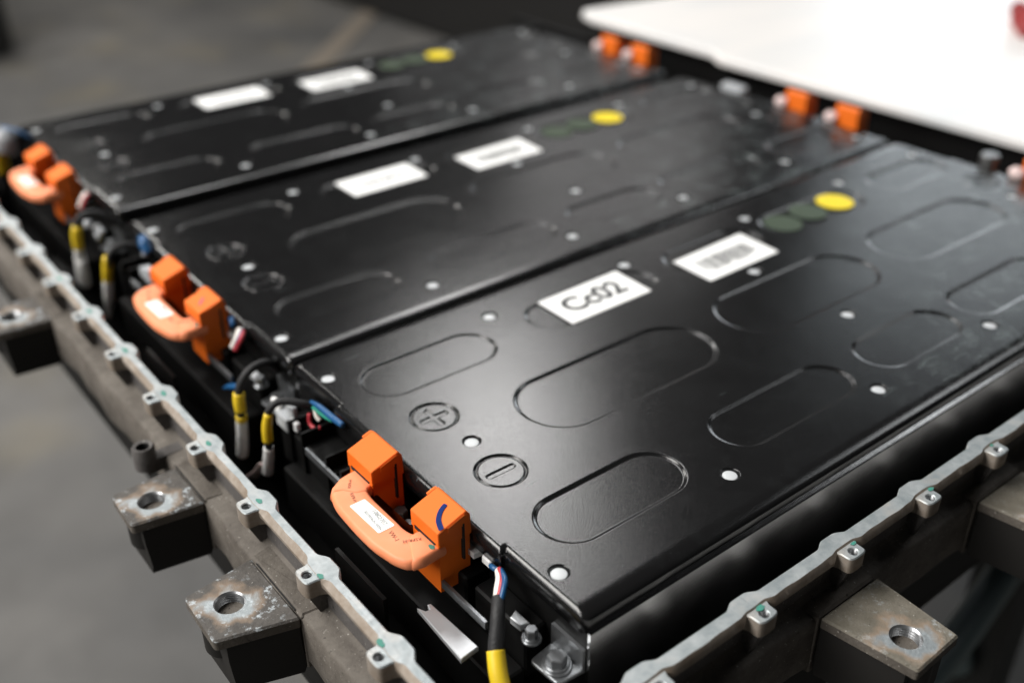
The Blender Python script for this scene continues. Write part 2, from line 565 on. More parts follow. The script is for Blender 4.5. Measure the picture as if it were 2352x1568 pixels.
def holed_block(outer, rh, ztop, zbot, ch, mats_i=(0, 1, 2), cham=.0005, nh=24):
    """block with a real vertical hole at the origin; returns a B"""
    b = B()
    top = inset(outer, ch)
    v, f = fill_with_hole(top, [circ(rh+cham, nh)], ztop); b.add(v, f, mats_i[0])
    n = len(outer)
    rings = [[(x, y, ztop) for x, y in top], [(x, y, ztop-ch) for x, y in outer], [(x, y, zbot) for x, y in outer]]
    vv = [p for r in rings for p in r]
    b.add(vv[:2*n], [(i, (i+1) % n, n+(i+1) % n, n+i) for i in range(n)], mats_i[0])
    b.add(vv[n:], [(i, (i+1) % n, n+(i+1) % n, n+i) for i in range(n)], mats_i[1])
    b.add(rings[2], [tuple(range(n))], mats_i[1])
    b.lathe([(rh+cham, ztop), (rh, ztop-cham)], n=nh, mi=mats_i[2])
    return b


def thread_mesh(r, depth, pitch, n=24, ztop=0):
    b = B(); prof = []; z = ztop-.0004
    k = 0
    while z > ztop-depth:
        prof.append((r if k % 2 == 0 else r*.90, z)); z -= pitch/2; k += 1
    b.lathe(prof, n=n, mi=0)
    b.lathe([(prof[-1][0], prof[-1][1]), (0.0001, prof[-1][1])], n=n, mi=1)
    return b.mesh("threaded_hole", [M_THREAD, M_HOLE])


# threaded bosses on the outside of the rim (u outward from the rail, v along)
out_r = []
out_r.append((-.0040, -.0082))
for k in range(5): out_r.append((-.0020+.0034*(k/4)**2, -.0082+.0024*(k/4)))
for k in range(13):
    a = -PI/2+PI*k/12
    out_r.append((.0038+.0032*max(math.cos(a), 0)**.62, .0057*math.copysign(abs(math.sin(a))**.62, math.sin(a))))
for k in range(5): out_r.append((-.0020+.0034*(1-k/4)**2, .0058+.0024*(k/4)))
out_r.append((-.0040, .0082))
uh = .0034
ob = [(u-uh, v) for u, v in out_r]
boss_me = {}
for side in ('L', 'R'):
    if side == 'L': poly = [(-u, v) for u, v in ob][::-1]
    else: poly = [(v, -u) for u, v in ob]
    b = holed_block(poly, .0021, ZR-(.0002 if side == 'L' else .0008), ZR-.0090, .0005, (0, 1, 0), .0005, 20)
    boss_me[side] = b.mesh("boss", [M_ALU, M_STAIN], angle=40)
thr_me = thread_mesh(.0021, .0065, .0007, 20, ZR-.0010)


def blob(r1, r2, seed, n=18):
    rr = random.Random(seed); ph = rr.random()*6
    return [((r1*(1+.16*math.sin(3*a+ph)+.08*math.sin(7*a+ph))*math.cos(a)), (r2*(1+.16*math.cos(2*a+ph))*math.sin(a))) for a in [2*PI*i/n for i in range(n)]]


marksL = {0: (.0015, .0062), 1: (.0010, -.0055), 2: (.0028, .0030), 3: (-.0038, .0030), 4: (-.005, -.001), 5: (-.0052, .0003), 6: (-.0045, .001), 7: (-.0058, .0), 8: (-.005, .001)}
paintL = {-2: None}
for k, y in enumerate(LY):
    o = link("boss", boss_me['L'], tray, (-.2922, y, 0))
    link("threaded_hole", thr_me, o, (-.2922, y, 0))
offL = {1: (.0035, .0062, .0010, .0018), 2: (.0042, .0052, .0013, .0028), 3: (.0040, -.0048, .0011, .0020), 4: (.0062, -.0008, .0012, .0022),
        5: (.0068, -.0012, .0012, .0022), 6: (.0070, -.001, .0013, .0028), 7: (.0072, -.001, .0014, .0030), 8: (.0070, .001, .0013, .0026), 9: (.007, 0, .0013, .0026)}
offR = {1: (-.0005, .0008, .0, .0), 2: (.0010, .0032, .0023, .0014), 3: (.0042, .0030, .0016, .0010), 4: (.0052, .0034, .0019, .0010), 5: (.0005, .0042, .0010, .0010), 6: (.002, .004, .0012, .001)}
for k, (dx, dy, a, c) in offL.items():
    if a: B().prism([(x, y) for x, y in blob(a, c, k)], 0, .00012).obj("paint_mark", M_TEAL, tray, (-.2922+dx, LY[k]+dy, ZR-.0006 if dx < .0035 else ZR+.0001))
for k, x in enumerate(RX):
    o = link("boss", boss_me['R'], tray, (x, -.0605, 0))
    link("threaded_hole", thr_me, o, (x, -.0605, 0))
for k, (dx, dy, a, c) in offR.items():
    if a: B().prism(blob(a, c, k+40), 0, .00012).obj("paint_mark", M_TEAL, tray, (RX[k]+dx, -.0605+dy, ZR-.0006 if dy < .0045 else ZR+.0001))

# tray wall, ledge and floor pan
b = B()
b.box((-.2855, -.05, -.085), (-.2835, .86, -.0215))
b.box((-.2835, -.0535, -.085), (.47, -.0515, -.0215))
b.obj("wall", M_CASTG, tray)
# ledge under the left rim: rounded cast shoulder with pockets between the bosses
def ledge(mapf, lo, hi, u_wall, u_edge, ztop, zbot, mat_, seed):
    b = B(); vs = []; n = int((hi-lo)/.003); fs = []
    rr = random.Random(seed)
    for i in range(n+1):
        v = lo+(hi-lo)*i/n
        w = .0006*math.sin(v*60+seed)+.0004*math.sin(v*143)
        row = [(u_wall, ztop+.006), (u_wall+.0022, ztop+.0015), (u_wall+.005, ztop+.0002), (u_edge-.0015+w, ztop), (u_edge+w, ztop-.0016), (u_edge+w*1.5, zbot+.004), (u_edge-.003, zbot), (u_wall, zbot-.001)]
        vs += [mapf(u, v, z) for u, z in row]
    m = len(row)
    for i in range(n):
        for j in range(m-1): fs.append((i*m+j, i*m+j+1, (i+1)*m+j+1, (i+1)*m+j))
    b.add(vs, fs)
    return b.obj("ledge", mat_, tray, angle=60)


ledge(lmap, -.05, .86, .0012, .0155, -.0345, -.066, M_CAST, 1)
ledge(rmap, -.2822, .47, .0030, .0118, -.0375, -.070, M_CAST, 2)
# ribs under the bosses
for y in LY:
    B().add([(-.2845, y-.0040, -.0200), (-.2845, y+.0040, -.0200), (-.2948, y+.0032, -.0205), (-.2948, y-.0032, -.0205), (-.2845, y-.0030, -.0350), (-.2845, y+.0030, -.0350), (-.2890, y+.0022, -.0345), (-.2890, y-.0022, -.0345)],
            [(0, 1, 2, 3), (7, 6, 5, 4), (0, 3, 7, 4), (1, 0, 4, 5), (2, 1, 5, 6), (3, 2, 6, 7)]).obj("boss_rib", M_CASTG, tray)
for x in RX:
    B().add([(x-.0040, -.0525, -.0200), (x+.0040, -.0525, -.0200), (x+.0034, -.0625, -.0205), (x-.0034, -.0625, -.0205), (x-.0030, -.0525, -.0380), (x+.0030, -.0525, -.0380), (x+.0022, -.0570, -.0380), (x-.0022, -.0570, -.0380)],
            [(0, 1, 2, 3), (7, 6, 5, 4), (0, 3, 7, 4), (1, 0, 4, 5), (2, 1, 5, 6), (3, 2, 6, 7)]).obj("boss_rib", M_CASTG, tray)
b = B(); b.box((-.2835, -.0515, -.118), (.47, .86, -.112)); b.obj("floor_pan", M_DARKWALL, tray)
b = B(); b.box((-.2834, -.0512, -.112), (-.2828, .86, -.0302)); b.box((-.2828, -.0514, -.112), (.47, -.0508, -.0302)); b.box((.44, -.05, -.112), (.446, .86, -.03)); b.box((-.28, .80, -.112), (.44, .806, -.03))
b.obj("inner_lining", M_DARKWALL, tray)


# mounting lugs with a threaded bush
def lug(hole, poly, zt, zb, m, label=None, groove=None):
    hx, hy = hole
    loc = [(x-hx, y-hy) for x, y in poly]
    a2 = sum(loc[i][0]*loc[(i+1) % len(loc)][1]-loc[(i+1) % len(loc)][0]*loc[i][1] for i in range(len(loc)))
    if a2 < 0: loc = loc[::-1]
    bl = holed_block(loc, .0064, 0, -.0055, .0009, (0, 1, 2), .0007, 40)
    o = link("mounting_lug", bl.mesh("mounting_lug", [m, M_CAST, M_THREAD], angle=40), tray, (hx, hy, zt))
    if label: o['label'] = label
    # body under the plate, set back slightly
    bb = B(); ins = inset(loc, .0003)
    cx = sum(p[0] for p in ins)/len(ins); cy = sum(p[1] for p in ins)/len(ins)
    n = len(ins)
    bx = .0045
    ins = [(max(x, min(q[0] for q in ins)+bx), y) if hx < -.29 else (x, max(y, min(q[1] for q in ins)+bx)) for x, y in ins]
    sx_, sy_ = (.0, 1) if hx < -.29 else (1, 0)
    rings = [[(x, y, -.0055) for x, y in ins], [(x, y, -.016) for x, y in ins], [(x+.001*(1-sx_), y, zb-zt+.004) for x, y in ins], [(cx+(x-cx)*.97, cy+(y-cy)*.98, zb-zt) for x, y in ins]]
    f = []
    for k in range(3): f += [(k*n+i, k*n+(i+1) % n, (k+1)*n+(i+1) % n, (k+1)*n+i) for i in range(n)]
    f.append(tuple(3*n+i for i in range(n)))
    bb.add([p for r in rings for p in r], f)
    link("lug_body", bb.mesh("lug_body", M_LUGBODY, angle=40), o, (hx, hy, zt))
    sgn = Vector((min(p[0] for p in loc), 0, 0)) if hx < -.29 else Vector((0, min(p[1] for p in loc), 0))
    sv = B().cyl((sgn.x*.28, sgn.y*.28), .0098, -.0215, -.0056, 28, 0, .0012)
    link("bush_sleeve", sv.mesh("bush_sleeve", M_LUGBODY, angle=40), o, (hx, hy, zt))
    link("threaded_bush", bush_me, o, (hx, hy, zt))
    return o


bush_me = None
bb = B()
prof = []; z = -.0007; k = 0
while z > -.014: prof.append((.0064 if k % 2 == 0 else .0060, z)); z -= .0007; k += 1
bb.lathe(prof, n=40, mi=0)
bb.lathe([(.0060, prof[-1][1]), (.0060, -.022)], n=40, mi=0); bb.lathe([(.0060, -.022), (.0001, -.022)], n=40, mi=1)
bush_me = bb.mesh("threaded_bush", [M_THREAD, M_HOLE])


def lugL(yi0, yi1, yo0, yo1, hy, label, zt=-.0350, xo=-.3333):
    poly = round_poly([(-.2975, yi0, .0008), (-.2975, yi1, .0008), (xo+.0008, yo1, .0025), (xo, yo0, .0025)], 4)
    return lug((-.3178, hy), poly, zt, -.0690, M_LUG, label)


lugL(.0765, .1250, .0870, .1204, .1044, "weathered lug nearest the camera, pale ring round its threaded hole and white corrosion on its edges")
lugL(.1768, .2137, .1822, .2115, .1947, "second lug from the camera on the left rail, blotched tan and white round its hole")
lugL(.4157, .4577, .4185, .4550, .4369, "blurred lug farther up the left rail")
lugL(.620, .661, .623, .658, .640, None)
polyR = lambda dx: round_poly([(-.1195+dx, -.0648, .0008), (-.0784+dx, -.0651, .0008), (-.0812+dx, -.1079, .0012), (-.1125+dx, -.1085, .0015)], 4)
lug((-.1000, -.0943), polyR(0), -.0350, -.0700, M_LUG2, "olive brown lug at the lower right with a bright worn ring round its hole")
lug((.027, -.0943), polyR(.127), -.0350, -.0700, M_LUG2)
# webs joining the lugs to the rim
for yc, w_ in ((.1008, .0245), (.1953, .0188), (.4367, .0213), (.6405, .0213)):
    B().prism(round_poly([(-.2835, yc-w_-.002, .001), (-.2835, yc+w_+.002, .001), (-.2973, yc+w_, .001), (-.2973, yc-w_, .001)], 3), -.0660, -.0338, 0, .0012).obj("lug_web", M_CAST, tray)
for xc in (-.1000, .027):
    B().prism(round_poly([(xc-.0215, -.0520, .001), (xc+.0235, -.0520, .001), (xc+.0216, -.0640, .001), (xc-.0193, -.0640, .001)], 3), -.0700, -.0352, 0, .0012).obj("lug_web", M_CAST, tray)
# dark strip standing in for the shadow in the groove between web and lug
for yc in (.1000, .1953): B().box((-.2976, yc-.0185, -.0347), (-.2972, yc+.019, -.0339)).obj("groove_shade", M_HOLE, tray)
# lifting eye on the left wall
le = B()
le.lathe([(.0036, -.0262), (.0052, -.0255), (.0060, -.0268), (.0060, -.0390), (.0034, -.0400)], n=28, mi=0)
le.lathe([(.0036, -.0262), (.0034, -.038), (.0001, -.038)], n=28, mi=1)
le.box((-.001, -.0040, -.042), (.020, .0040, -.034))
le.obj("hose_stub", [M_CASTG, M_HOLE], tray, (-.3075, .2290, 0), angle=40)
# loose plate and channel strips lying in the tray
B().prism([(-.2587, .0102), (-.2490, .0113), (-.2505, .0441), (-.2520, .0445), (-.2530, .0415), (-.2548, .0418), (-.2567, .0456)], -.0325, -.0300, 0, .0004).obj("loose_shim_plate", M_SATIN, tray)
B().box((-.2660, .0585, -.060), (-.2640, .1008, -.030)).obj("cable_guide", M_BLACKPL, tray)
B().box((-.2662, .2900, -.060), (-.2642, .3320, -.030)).obj("cable_guide", M_BLACKPL, tray)

# ------------------------------------------------------------------ battery module (one, then copied)
PITCH = (0.0, .2442, .5072)
ZB = -.110
mod = thing("battery_module", "nearest black battery module, its label reads Cc02, plus and minus signs in focus", "battery module", (.058, .095, ZB), "black battery modules side by side in the tray")
MR = mod


def module_outline(ins):
    """CCW outline of the cover, inset by ins"""
    x0, xc, x1, xd = -.2240, -.2268, .3390, .3425
    y0, y1, ya, yb = -.0262, .2152, .0248, .1655
    i = ins; j = ins*2.5; jf = ins*1.8
    Rr = max(.0044-i, .0012)
    c = [(x0+i, y0+j, Rr), (x1-i, y0+j, Rr), (x1-i, ya+i, .0012), (xd-i, ya+i, .0012), (xd-i, yb-i, .0012), (x1-i, yb-i, .0012), (x1-i, y1-jf, Rr), (x0+i, y1-jf, Rr),
         (x0+i, yb-i, .0012), (xc+i, yb-i, .0012), (xc+i, ya+i, .0012), (x0+i, ya+i, .0012)]
    return round_poly(c, 4)


def stadium(xa, xb, yc, r, n=22):
    out = []
    for k in range(n+1):
        a = -PI/2+PI*k/n; out.append((xb+r*math.cos(a), yc+r*math.sin(a)))
    for k in range(n+1):
        a = PI/2+PI*k/n; out.append((xa+r*math.cos(a), yc+r*math.sin(a)))
    return out


def cross(cx, cy, L, r, n=6):
    out = []
    for q in range(4):
        a0 = q*PI/2
        for k in range(n+1):
            a = a0-PI/2+PI*k/n
            px, py = L*math.cos(a0)+r*math.cos(a), L*math.sin(a0)+r*math.sin(a)
            out.append((cx+px, cy+py))
        out.append((cx+r*math.sqrt(2)*math.cos(a0+PI/4), cy+r*math.sqrt(2)*math.sin(a0+PI/4)))
    return out


RIV = {'t': [(-.2156, .19), (-.1069, .19), (.0031, .19), (.1207, .19), (.2284, .19), (.325, .19)],
       'b': [(-.2152, 0), (-.1103, 0), (.0060, 0), (.1149, 0), (.2317, 0), (.325, 0)],
       'm': [(-.1893, .0958), (.0616, .1312), (.0611, .0594), (.3065, .0931)]}
RIVETS = RIV['t']+RIV['b']+RIV['m']
OVALS = [(-.1895, -.1393, .168, .0162), (-.1885, -.1395, .0230, .0163), (-.1314, -.0493, .096, .0240), (-.0775, -.0105, .168, .0152), (-.0775, -.0105, .0222, .0153),
         (.0208, .1032, .096, .0240), (.0400, .0895, .169, .0157), (.0400, .0895, .0213, .0157), (.1725, .2550, .096, .0232), (.1345, .2030, .168, .0155), (.1345, .2030, .0215, .0155),
         (.2600, .3095, .168, .0155), (.2600, .3095, .0215, .0155)]
CIRC = [(-.1918, .1245), (-.1924, .0686), (.3145, .1225), (.3145, .0685)]

cb = B()
holes = []


def recess(loopf, prof):
    """loopf(offset) -> loop; prof: list of (offset from nominal radius, z); first ring is the hole edge in the top sheet"""
    rings = [[(x, y, z) for x, y in loopf(o)] for o, z in prof]
    n = len(rings[0]); f = []
    for k in range(len(rings)-1): f += [(k*n+i, k*n+(i+1) % n, (k+1)*n+(i+1) % n, (k+1)*n+i) for i in range(n)]
    cb.add([p for r in rings for p in r], f)
    holes.append([(x, y) for x, y in loopf(prof[0][0])])
    return rings[-1]


def wallprof(depth, w, g=.0004):
    p = [(g+w/2, 0), (w/2, 0)]
    for k in range(1, 6):
        t = k/6; p.append((w/2-w*t, -depth*(t*t*(3-2*t))))
    p += [(-w/2, -depth), (-w/2-g, -depth)]
    return p


for xa, xb, yc, r in OVALS:
    last = recess(lambda o, xa=xa, xb=xb, yc=yc, r=r: stadium(xa, xb, yc, r+o), wallprof(.00105, .0021))
    cb.add(last, [tuple(range(len(last)))])
for j, (cx, cy) in enumerate(CIRC):
    rc = .0124
    last = recess(lambda o: stadium(cx, cx, cy, rc+o), [(.0009, 0), (.0006, 0), (.0003, -.00025), (0, -.0007), (-.0003, -.0009), (-.0008, -.0009), (-.0011, -.0008), (-.0014, -.0005), (-.0016, -.00045), (-.0019, -.00045)])
    zi = -.00045
    sym = (lambda o: cross(cx, cy, .0066, .0016+o)) if j in (0, 2) else (lambda o: stadium(cx-.0066, cx+.0066, cy, .0016+o, 8))
    pr = [(.0006, zi), (.0003, zi), (.0001, zi-.00015), (-.0002, zi-.0005), (-.0004, zi-.0006), (-.0006, zi-.00062), (-.0008, zi-.00062)]
    rings = [[(x, y, z) for x, y in sym(o)] for o, z in pr]; n = len(rings[0]); f = []
    for k in range(len(rings)-1): f += [(k*n+i, k*n+(i+1) % n, (k+1)*n+(i+1) % n, (k+1)*n+i) for i in range(n)]
    cb.add([p for r_ in rings for p in r_], f)
    v, f = fill_with_hole([(x, y) for x, y, z in rings[-1]], [], rings[-1][0][2]); cb.add(v, f)
    v, f = fill_with_hole([(x, y) for x, y, z in last], [[(x, y) for x, y, z in rings[0]]], zi); cb.add(v, f)
for cx, cy in RIVETS:
    last = recess(lambda o: stadium(cx, cx, cy, .0046+o, 14), [(.0004, 0), (.0002, 0), (.0, -.0002), (-.0002, -.0006), (-.0004, -.0013), (-.0007, -.0018), (-.0011, -.0020), (-.0017, -.0020)])
    cb.add(last, [tuple(range(len(last)))])
# rolled edge and skirt
BR = .0033
prof = [(BR+.0003, 0.0)]
for k in range(7):
    a = PI/2*k/6; prof.append((BR-BR*math.sin(a), -BR+BR*math.cos(a)))
prof += [(0, -.0101), (.0005, -.0105), (.0008, -.0105)]
rings = [[(x, y, z) for x, y in module_outline(o)] for o, z in prof]
n = len(rings[0]); f = []
for k in range(len(rings)-1): f += [((k+1)*n+i, (k+1)*n+(i+1) % n, k*n+(i+1) % n, k*n+i) for i in range(n)]
cb.add([p for r_ in rings for p in r_], f)
v, f = fill_with_hole([(x, y) for x, y, z in rings[0]], holes, 0.0)
cb.add(v, f)
bm = bmesh.new()
me = new_mesh("cover", cb.v, cb.f, M_COVER)
bm.from_mesh(me)
bmesh.ops.remove_doubles(bm, verts=bm.verts, dist=1e-6)
bm.normal_update()
flip = []
for q in bm.faces:
    nz = q.normal.z; c_ = q.calc_center_median()
    if abs(nz) > .02: bad = nz < 0 and c_.z > -.0102
    else: bad = (c_.x-.058)*q.normal.x*.4+(c_.y-.095)*q.normal.y < 0
    if bad: flip.append(q)
bmesh.ops.reverse_faces(bm, faces=flip)
for q in bm.faces: q.smooth = True
bm.to_mesh(me); bm.free()
link("cover", me, MR)

rv = B(); rv.lathe([(.0037, -.0022), (.0037, -.0012), (.00355, -.00095), (.0031, -.00085), (.0016, -.00075), (.0004, -.0007)], n=28, cap=True)
rv_me = rv.mesh("rivet", M_RIVET, angle=50)
for cx, cy in RIVETS: link("rivet", rv_me, MR, (cx, cy, 0))

# metal side plates below the cover skirt
for (ya, yb) in ((-.0268, -.0253), (.2157, .2172)):
    B().box((-.2214, ya, -.100), (.338, yb, -.0106)).obj("side_plate", M_SIDE, MR)
# black plastic end frames, with shelves for the terminals
b = B()
b.box((-.2215, -.0250, -.100), (-.2180, .2155, -.0108))
b.box((-.2345, .0400, -.0500), (-.2215, .1350, -.0220), 0, .001)
b.box((-.2395, .1450, -.0500), (-.2215, .2060, -.0260), 0, .001)
b.box((-.2330, .0000, -.0500), (-.2215, .0360, -.0240), 0, .001)
b.box((-.2480, .0000, -.0700), (-.2330, .1900, -.0440), 0, .001)
for y in (.135, .150, .176, .190): b.box((-.2415, y, -.048), (-.2215, y+.0016, -.018))
b.obj("end_frame", M_BLACKPL, MR)
b = B(); b.box((.3340, -.0250, -.100), (.3385, .2155, -.0108)); b.box((.3385, .010, -.06), (.352, .18, -.018), 0, .001)
b.obj("end_frame", M_BLACKPL, MR)
# thin bright busbar edge strips
for (ya, yb) in ((.0140, .0500), (.1339, .1694)):
    B().box((-.2434, ya, -.0262), (-.2420, yb, -.0222)).obj("edge_strip", M_STEEL, MR)
# foot bracket with bolt at the near corner
b = B()
b.prism(round_poly([(-.2228, -.0246, .001), (-.2228, -.0050, .001), (-.2362, -.0068, .0022), (-.2352, -.0236, .0022)], 4)[::-1], -.0330, -.0312, 0, .0004)
b.box((-.2232, -.0246, -.0330), (-.2216, -.0050, -.0200))
b.obj("foot_bracket", M_STEEL, MR)


def hexbolt(c, z, r=.0042, h=.0040, m=M_STEEL):
    o = B()
    o.cyl((0, 0), r*1.55, 0, .0011, 28, 0, .0004)
    o.cyl((0, 0), r*1.25, .0011, .0020, 28, 0, .0004)
    o.cyl((0, 0), r, .0020, .0020+h, 6, 0, .0005, .3)
    return o.obj("bolt", m, MR, (c[0], c[1], z), angle=30)


hexbolt((-.2292, -.0160), -.0312)
hexbolt((-.2340, .0925), -.0240, .0036, .0045, M_DKSTEEL)
hexbolt((-.2352, .0840), -.0240, .0030, .0030, M_DKSTEEL)
hexbolt((-.2330, -.0040), -.0235, .0028, .0040)
b = B(); b.prism([(-.2290, .0020), (-.2290, .0115), (-.2335, .0095), (-.2330, .0030)], -.0250, -.0215, 0, .0004); b.obj("terminal_tab", M_SATIN, MR)
# small sensor board connector seen beside the near terminal
b = B()
b.prism([(-.2287, .0414), (-.2212, .0406), (-.2210, .0570), (-.2285, .0563), (-.2287, .0540), (-.2268, .0535), (-.2268, .0512), (-.2287, .0509)], -.0150, -.0120, 0, .0003)
o = b.obj("sensor_socket", M_WHITEPL, MR)
o['label'] = "white notched plastic socket"
B().prism(blob(.0015, .0035, 3), 0, .0001).obj("ink_smudge", mat("pale_blue_smudge", (.45, .52, .72), .5), o, (-.2245, .0475, -.0119))
B().box((-.2275, .0315, -.0140), (-.2228, .0375, -.0105), 0, .0006).obj("wire_plug", M_WHITEPL, MR)

# labels and dots stuck on the cover
def sticker(name, poly, m, z=.00015, th=.00015, label=None):
    o = B().prism(poly, z-th, z, 0).obj(name, m, MR)
    if label: o['label'] = label
    return o


lab = sticker("name_label", round_poly([(-.0748, .1519, .0008), (-.0095, .1527, .0008), (-.0085, .1860, .0008), (-.0745, .1846, .0008)], 3), M_PAPER)
txt = link("lettering", text_mesh("Cc02", .0222, .00004, M_INK, off=.0007), lab, (-.0425, .1690, .00022))
txt.rotation_euler = (0, 0, .01)
bar = sticker("barcode_label", round_poly([(.0287, .1385, .0008), (.0955, .1394, .0008), (.0975, .1746, .0008), (.0295, .1722, .0008)], 3), M_PAPER, .0002)
rr = random.Random(5); b = B(); x = .039
while x < .086:
    w = rr.choice((.0004, .0006, .0009, .0013)); b.box((x, .1500, .0002), (x+w, .1635, .00024)); x += w+rr.choice((.0004, .0006, .0010))
b.box((.042, .1478, .0002), (.060, .1492, .00024)); b.box((.064, .1478, .0002), (.078, .1492, .00024))
b.obj("barcode", M_INK, bar)
for (cx, cy, m, l) in ((.1942, .1682, M_YELLOW, "bright yellow round sticker"), (.1642, .1690, M_GREEN, "faded green round sticker beside the yellow one"), (.1344, .1673, M_GREEN, "faded green round sticker farther from the yellow one")):
    sticker("round_sticker", circ(.0136, 40, (cx, cy)), m, .00022 if m is M_YELLOW else (.00012 if cx < .15 else .00017), .0001, l)

mods = [mod]
labs = ["middle black battery module between its two neighbours, its yellow dot and labels out of focus",
        "farthest black battery module, beside the bare floor, most blurred of the three"]
for off, l in zip(PITCH[1:], labs):
    c = copy_tree(mod); c.location = (mod.location.x, mod.location.y+off, mod.location.z); c['label'] = l; mods.append(c)
# the two far labels carry only illegible strokes
smear = B(); rr = random.Random(11); x = -.060
while x < -.024:
    w = rr.uniform(.0025, .006); smear.box((x, .1650, .00018), (x+w, .1650+rr.uniform(.003, .008), .00022)); x += w+.0016
smear_me = smear.mesh("print_smear", M_INK)
for m_ in mods[1:]:
    for ch in list(m_.children):
        if ch.name.startswith("name_label"):
            for t_ in list(ch.children): t_.data = smear_me; t_.location = (0, 0, 0); t_.rotation_euler = (0, 0, 0); t_.name = "print_smear"

# ------------------------------------------------------------------ orange high-voltage link (one, then copied)
lnk = thing("high_voltage_link", "sharpest orange link, on the nearest module, with a curved blue ink stroke", "busbar link", (-.245, .083, -.03), "orange links on the near ends of the modules")
HP = lnk
cap_prof = [(-.2445, -.0016), (-.2445, .0052), (-.2440, .0057), (-.2302, .0104), (-.2294, .0102), (-.2275, .0078), (-.2270, -.0030), (-.2300, -.0040)]
base_prof = [(-.2438, -.0020), (-.2380, -.0020), (-.2380, -.0015), (-.2276, -.0035), (-.2276, -.0290), (-.2438, -.0290)]
for (ya, yb, mk) in ((.0985, .1205, 0), (.0448, .0662, 1)):
    b = B(); b.extr(cap_prof, ya, yb)
    # raised lip on the far corner and the small step on the gable
    b.extr([(-.2352, .0087), (-.2310, .0101), (-.2296, .0100), (-.2290, .0070), (-.2340, .0070)], yb-.0002, yb+.0016)
    b.extr([(-.2445, -.0016), (-.2445, -.0032), (-.2400, -.0032), (-.2400, -.0016)], ya, ya+.0026)
    b.extr([(-.2445, -.0016), (-.2445, -.0032), (-.2400, -.0032), (-.2400, -.0016)], yb-.0026, yb)
    b.extr([(-.2400, .0035), (-.2400, .0068), (-.2310, .0098), (-.2290, .0090), (-.2290, .0035)], ya-.0006, ya)
    cme = b.mesh("terminal_cap", M_ORANGE)
    bm = bmesh.new(); bm.from_mesh(cme)
    bmesh.ops.bevel(bm, geom=[e for e in bm.edges if e.is_manifold and e.calc_face_angle(0) > rad(50)], offset=.00035, segments=2, affect='EDGES', clamp_overlap=True)
    bm.to_mesh(cme); bm.free()
    cap = link("terminal_cap", cme, HP)
    bs = B(); bs.extr(base_prof, ya+.0008, yb-.0004); bs.obj("cap_base", M_ORANGE, cap)
    sl = B(); sl.box((-.2322, ya-.0008, -.0150), (-.2312, ya+.0010, .0050)); sl.obj("latch_slot", M_HOLE, cap)
    B().box((-.2447, ya+.003, -.0033), (-.2400, yb-.003, -.0019)).obj("cable_gap", M_HOLE, cap)
    if mk:
        pts = spline([(-.2333, .0549, .0), (-.2368, .0537, 0), (-.2399, .0510, 0), (-.2413, .0483, 0), (-.2424, .0452, 0)], 6)
        zr = lambda x: .0104-(-.2302-x)*(.0047/.0138)+.00035
        v = []; 
        for k, p in enumerate(pts):
            a = (pts[min(k+1, len(pts)-1)]-pts[max(k-1, 0)]).normalized(); q = Vector((-a.y, a.x, 0))*(.00115*(1 if 0 < k < len(pts)-1 else .5))
            for s_ in (1, -1): w = p+q*s_; v.append((w.x, w.y, zr(w.x)))
        me = new_mesh("ink_mark", v, [(2*k, 2*k+1, 2*k+3, 2*k+2) for k in range(len(pts)-1)], M_BLUEINK)
        ink = link("ink_mark", me, cap)

# the flat sleeved link itself
ZT, ZL = -.0030, -.0090
half_o = [(-.2405, .0455), (-.2454, .0452), (-.2518, .0446), (-.2588, .0463), (-.2622, .0520), (-.2637, .0585), (-.2649, .0660), (-.2652, .0776), (-.2648, .0892), (-.2640, .0990), (-.2618, .1066), (-.2590, .1100), (-.2530, .1136), (-.2470, .1147), (-.2405, .1150)]
half_i = [(-.2405, .1010), (-.2462, .0994), (-.2478, .0930), (-.2480, .0838), (-.2480, .0720), (-.2480, .0655), (-.2462, .0602), (-.2405, .0590)]
so = [(p.x, p.y) for p in spline([(x, y, 0) for x, y in half_o], 4)]
si = [(p.x, p.y) for p in spline([(x, y, 0) for x, y in half_i], 4)]
outl = so+si
a2 = sum(outl[i][0]*outl[(i+1) % len(outl)][1]-outl[(i+1) % len(outl)][0]*outl[i][1] for i in range(len(outl)))
if a2 < 0: outl = outl[::-1]


def pillow(outl, zt, zl, r, name, m, parent):
    b = B(); rings = []
    h = (zt-zl)/2
    for k in range(9):
        a = -PI/2+PI*k/8
        rings.append([(x, y, (zt+zl)/2+h*math.sin(a)) for x, y in inset(outl, r*(1-math.cos(a))+1e-5)])
    n = len(outl); f = []
    for k in range(len(rings)-1): f += [(k*n+i, k*n+(i+1) % n, (k+1)*n+(i+1) % n, (k+1)*n+i) for i in range(n)]
    f += [tuple(range(n-1, -1, -1))]
    b.add([p for q in rings for p in q], f)
    v, ff = fill_with_hole([(x, y) for x, y, z in rings[-1]], [], zt); b.add(v, ff)
    me = b.mesh(name, m)
    bm = bmesh.new(); bm.from_mesh(me); bmesh.ops.remove_doubles(bm, verts=bm.verts, dist=1e-6); bmesh.ops.recalc_face_normals(bm, faces=bm.faces)
    for q in bm.faces: q.smooth = True
    bm.to_mesh(me); bm.free()
    return link(name, me, parent)


slv = pillow(outl, ZT, ZL, .0019, "sleeve", M_SLEEVE, HP)
